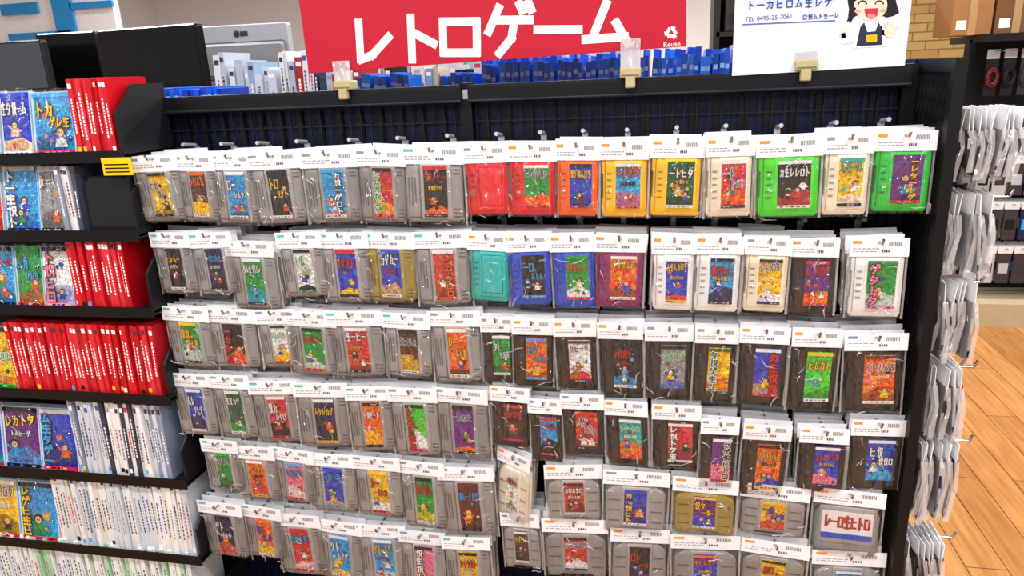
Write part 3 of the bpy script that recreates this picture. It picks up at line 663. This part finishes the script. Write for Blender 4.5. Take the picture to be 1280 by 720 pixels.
def slab(name, x0, x1, y0, y1, z0, z1, mat):
    mb = MB(); mb.box(x0, x1, y0, y1, z0, z1, mat, 'W'); return mb.obj(name)
slab('floor', -7, 6, -5, 8, -.1, 0, MF)
slab('ceiling', -7, 6, -5, 8, 3, 3.1, MW)
slab('wall_back', -7, 1.2, 8, 8.15, 0, 3, MW)
slab('wall_brick', 1.2, 6, 8, 8.15, 0, 3, MBR)
slab('wall_left', -7.15, -7, -5, 8.15, 0, 3, MW)
slab('wall_right', 6, 6.15, -5, 8.15, 0, 3, MW)
mb = MB(); mb.box(-7, 6, 7.97, 8, 0, .1, M_MATTE, 'd'); mb.obj('baseboard_back')

R = random.Random(3)
mb = MB(); y = 3.4
for a, b_, v0, v1 in ((0, 46, 4, 18), (86, 140, 2, 10), (10, 90, 40, 50), (66, 90, -10, 44)):
    x0, x1, z0, z1 = RECT(a, v0, b_, v1, y); mb.box(x0, x1, y, y+.02, z0, z1, M_PLAS, hx('2090d8'))
x0, x1, z0, z1 = RECT(-60, -30, 150, 60, y+.1)
mb.box(x0, x1, y+.03, y+.06, z0, z1, M_PLAS, hx('eef2f6'))
for x in (x0, x1-.05): mb.box(x, x+.05, y+.06, y+.1, 0, z1, M_PLAS, hx('d0d4d8'))
mb.obj('blue_banner_stand')
def far_shelf(name, x0, x1, y, levels, pal, frame, depth=.4, top=1.9):
    mb = MB()
    for x in (x0, x1): mb.box(x-.02, x+.02, y, y+depth, 0, top, M_METAL, frame)
    mb.box(x0, x1, y+depth-.02, y+depth, 0, top, M_METAL, frame)
    for z in levels:
        mb.box(x0, x1, y, y+depth, z-.03, z, M_METAL, frame); x = x0+.05
        while x < x1-.25:
            w = R.uniform(.12, .3); h = R.uniform(.12, .28); c = hx(R.choice(pal))
            mb.prism([(x, z), (x+w, z), (x+w, z+h), (x, z+h)], y+.03, y+depth-.05, .006, M_PLAS, c)
            mb.quad(x+w*.1, x+w*.9, z+h*.2, z+h*.5, y+.029, M_MATTE, tuple(q*.5 for q in c[:3])+(1,))
            x += w+R.uniform(.01, .05)
    mb.obj(name)
far_shelf('stock_shelving', .35, 1.45, 3.6, (.15, .6, 1.05, 1.45, 1.75), ['5b3a22', '1a1816', '7a5a38', '2a2a2e', '907858', '141416'], hx('1a1614'), top=2.2)
far_shelf('stock_shelving', -4.2, -.2, 5.0, (.15, .6, 1.05, 1.5), ['f0f0f0', 'c8d4dc', 'e0e0e0', '90b8d0', 'd8d0c8'], hx('d8dadc'), top=1.7)

# accessory rack across the aisle
ax = empty('accessory_peg_rack'); yb = 3.2; a0 = S(1196, 200, yb)[0]; a1 = a0+1.6
mb = MB()
mb.box(a0, a1, yb, yb+.03, .1, 1.62, M_METAL, hx('141418'))
for x in (a0, a1): mb.box(x-.02, x+.02, yb-.03, yb+.05, 0, 1.6, M_METAL, BLK)
mb.box(a0, a1, yb-.35, yb+.4, 0, .14, M_PLAS, hx('b8a888'))
mb.box(a0, a1, yb-.3, yb+.35, 1.6, 1.64, M_METAL, BLK)
mb.obj('peg_frame', ax)
mb = MB()
for zi, z in enumerate((1.56, 1.24, .98, .72, .46)):
    x = a0+.06
    while x < a1-.05:
        if zi == 0:
            mb.box(x-.03, x+.03, yb-.16, yb-.15, z-.25, z-.05, M_MATTE, R.choice(['K', 'd', 'N', 'K']))
            mb.box(x-.03, x+.03, yb-.161, yb-.15, z-.05, z, M_MATTE, R.choice(['q', 'C', 'q', 'K']))
            n = 14; cc = R.choice(['K', 'r', 'd', 'K', 'r'])
            for cr2 in (.028, .02):
                pr = None
                for t in range(n+1):
                    p = (x+cr2*math.cos(2*math.pi*t/n), yb-.18, z-.15+cr2*1.8*math.sin(2*math.pi*t/n))
                    if pr: mb.cyl(pr, p, .005, M_PLAS, cc, 5)
                    pr = p
        else:
            for q in range(4):
                mb.box(x-.035, x+.035, yb-.1-q*.05, yb-.09-q*.05, z-.22, z-.04, M_GLOSS, R.choice(['S', 'N', 'S', 'd', 'q', 'd']))
                mb.quad(x-.025, x+.025, z-.16, z-.1, yb-.1015-q*.05, M_MATTE, R.choice(['K', 'q', 'C', 'd']))
                mb.box(x-.038, x+.038, yb-.101-q*.05, yb-.099-q*.05, z-.04, z, M_MATTE, (.75, .75, .77, 1))
        mb.cyl((x, yb, z-.01), (x, yb-.28, z-.01), .003, M_CHROME, 'q', 6)
        x += .085
mb.obj('peg_stock', ax)
def carton(name, u0, v0, u1, v1, y, col, z0):
    mb = MB(); x0, x1, _, z1 = RECT(u0, v0, u1, v1, y)
    mb.prism([(x0, z0), (x1, z0), (x1, z1), (x0, z1)], y, y+.3, .003, M_MATTE, hx(col))
    mb.quad((x0+x1)/2-.02, (x0+x1)/2+.02, z0, z1, y-.001, M_MATTE, hx('a88458'))
    mb.quad(x0+.02, x0+(x1-x0)*.35, z0+.03, z0+.08, y-.001, M_MATTE, 'W'); mb.obj(name)
carton('cardboard_box', 1192, -8, 1242, 40, yb-.1, '94683c', 1.642)
carton('cardboard_box', 1246, -12, 1300, 36, yb-.1, '6c4828', 1.642)

# ---------------------------------------------------------------- lights
W = bpy.data.worlds.new('shop_air'); sc.world = W; W.use_nodes = True
W.node_tree.nodes['Background'].inputs[0].default_value = (.92, .96, 1, 1); W.node_tree.nodes['Background'].inputs[1].default_value = .55
for x in (-2.6, -.6, 1.4, 3.4):
    for y in (-3.2, -1.5, .6, 2.8, 5.2):
        e = empty('ceiling_light'); e.location = (x, y, 2.95)
        mb = MB(); mb.prism([(-.62, -.0), (.62, 0), (.62, .05), (-.62, .05)], -.09, .09, .004, M_PLAS, 'W'); mb.obj('housing', e)
        l = bpy.data.lights.new('tube', 'AREA'); l.shape = 'RECTANGLE'; l.size = 1.2; l.size_y = .12; l.energy = 58 if y > 4 else 40; l.color = (.96, .98, 1)
        lo = bpy.data.objects.new('tube', l); sc.collection.objects.link(lo); lo.parent = e; lo.location = (0, 0, -.01)

# ---------------------------------------------------------------- camera
Fw = Vector((-sy*cp, cy*cp, -sp)); R0 = Vector((cy, sy, 0)); U0 = R0.cross(Fw)
cx_ = R0*cr - U0*sr; cy_ = R0*sr + U0*cr; cz_ = -Fw
cam = bpy.data.cameras.new('camera'); co = bpy.data.objects.new('camera', cam); sc.collection.objects.link(co)
mw = Matrix((cx_, cy_, cz_)).transposed().to_4x4(); mw.translation = Vector((0, -D, H)); co.matrix_world = mw
cam.sensor_width = 36; cam.lens = F_PX/1280*36; cam.clip_start = .02
sc.camera = co
sc.view_settings.view_transform = 'Standard'
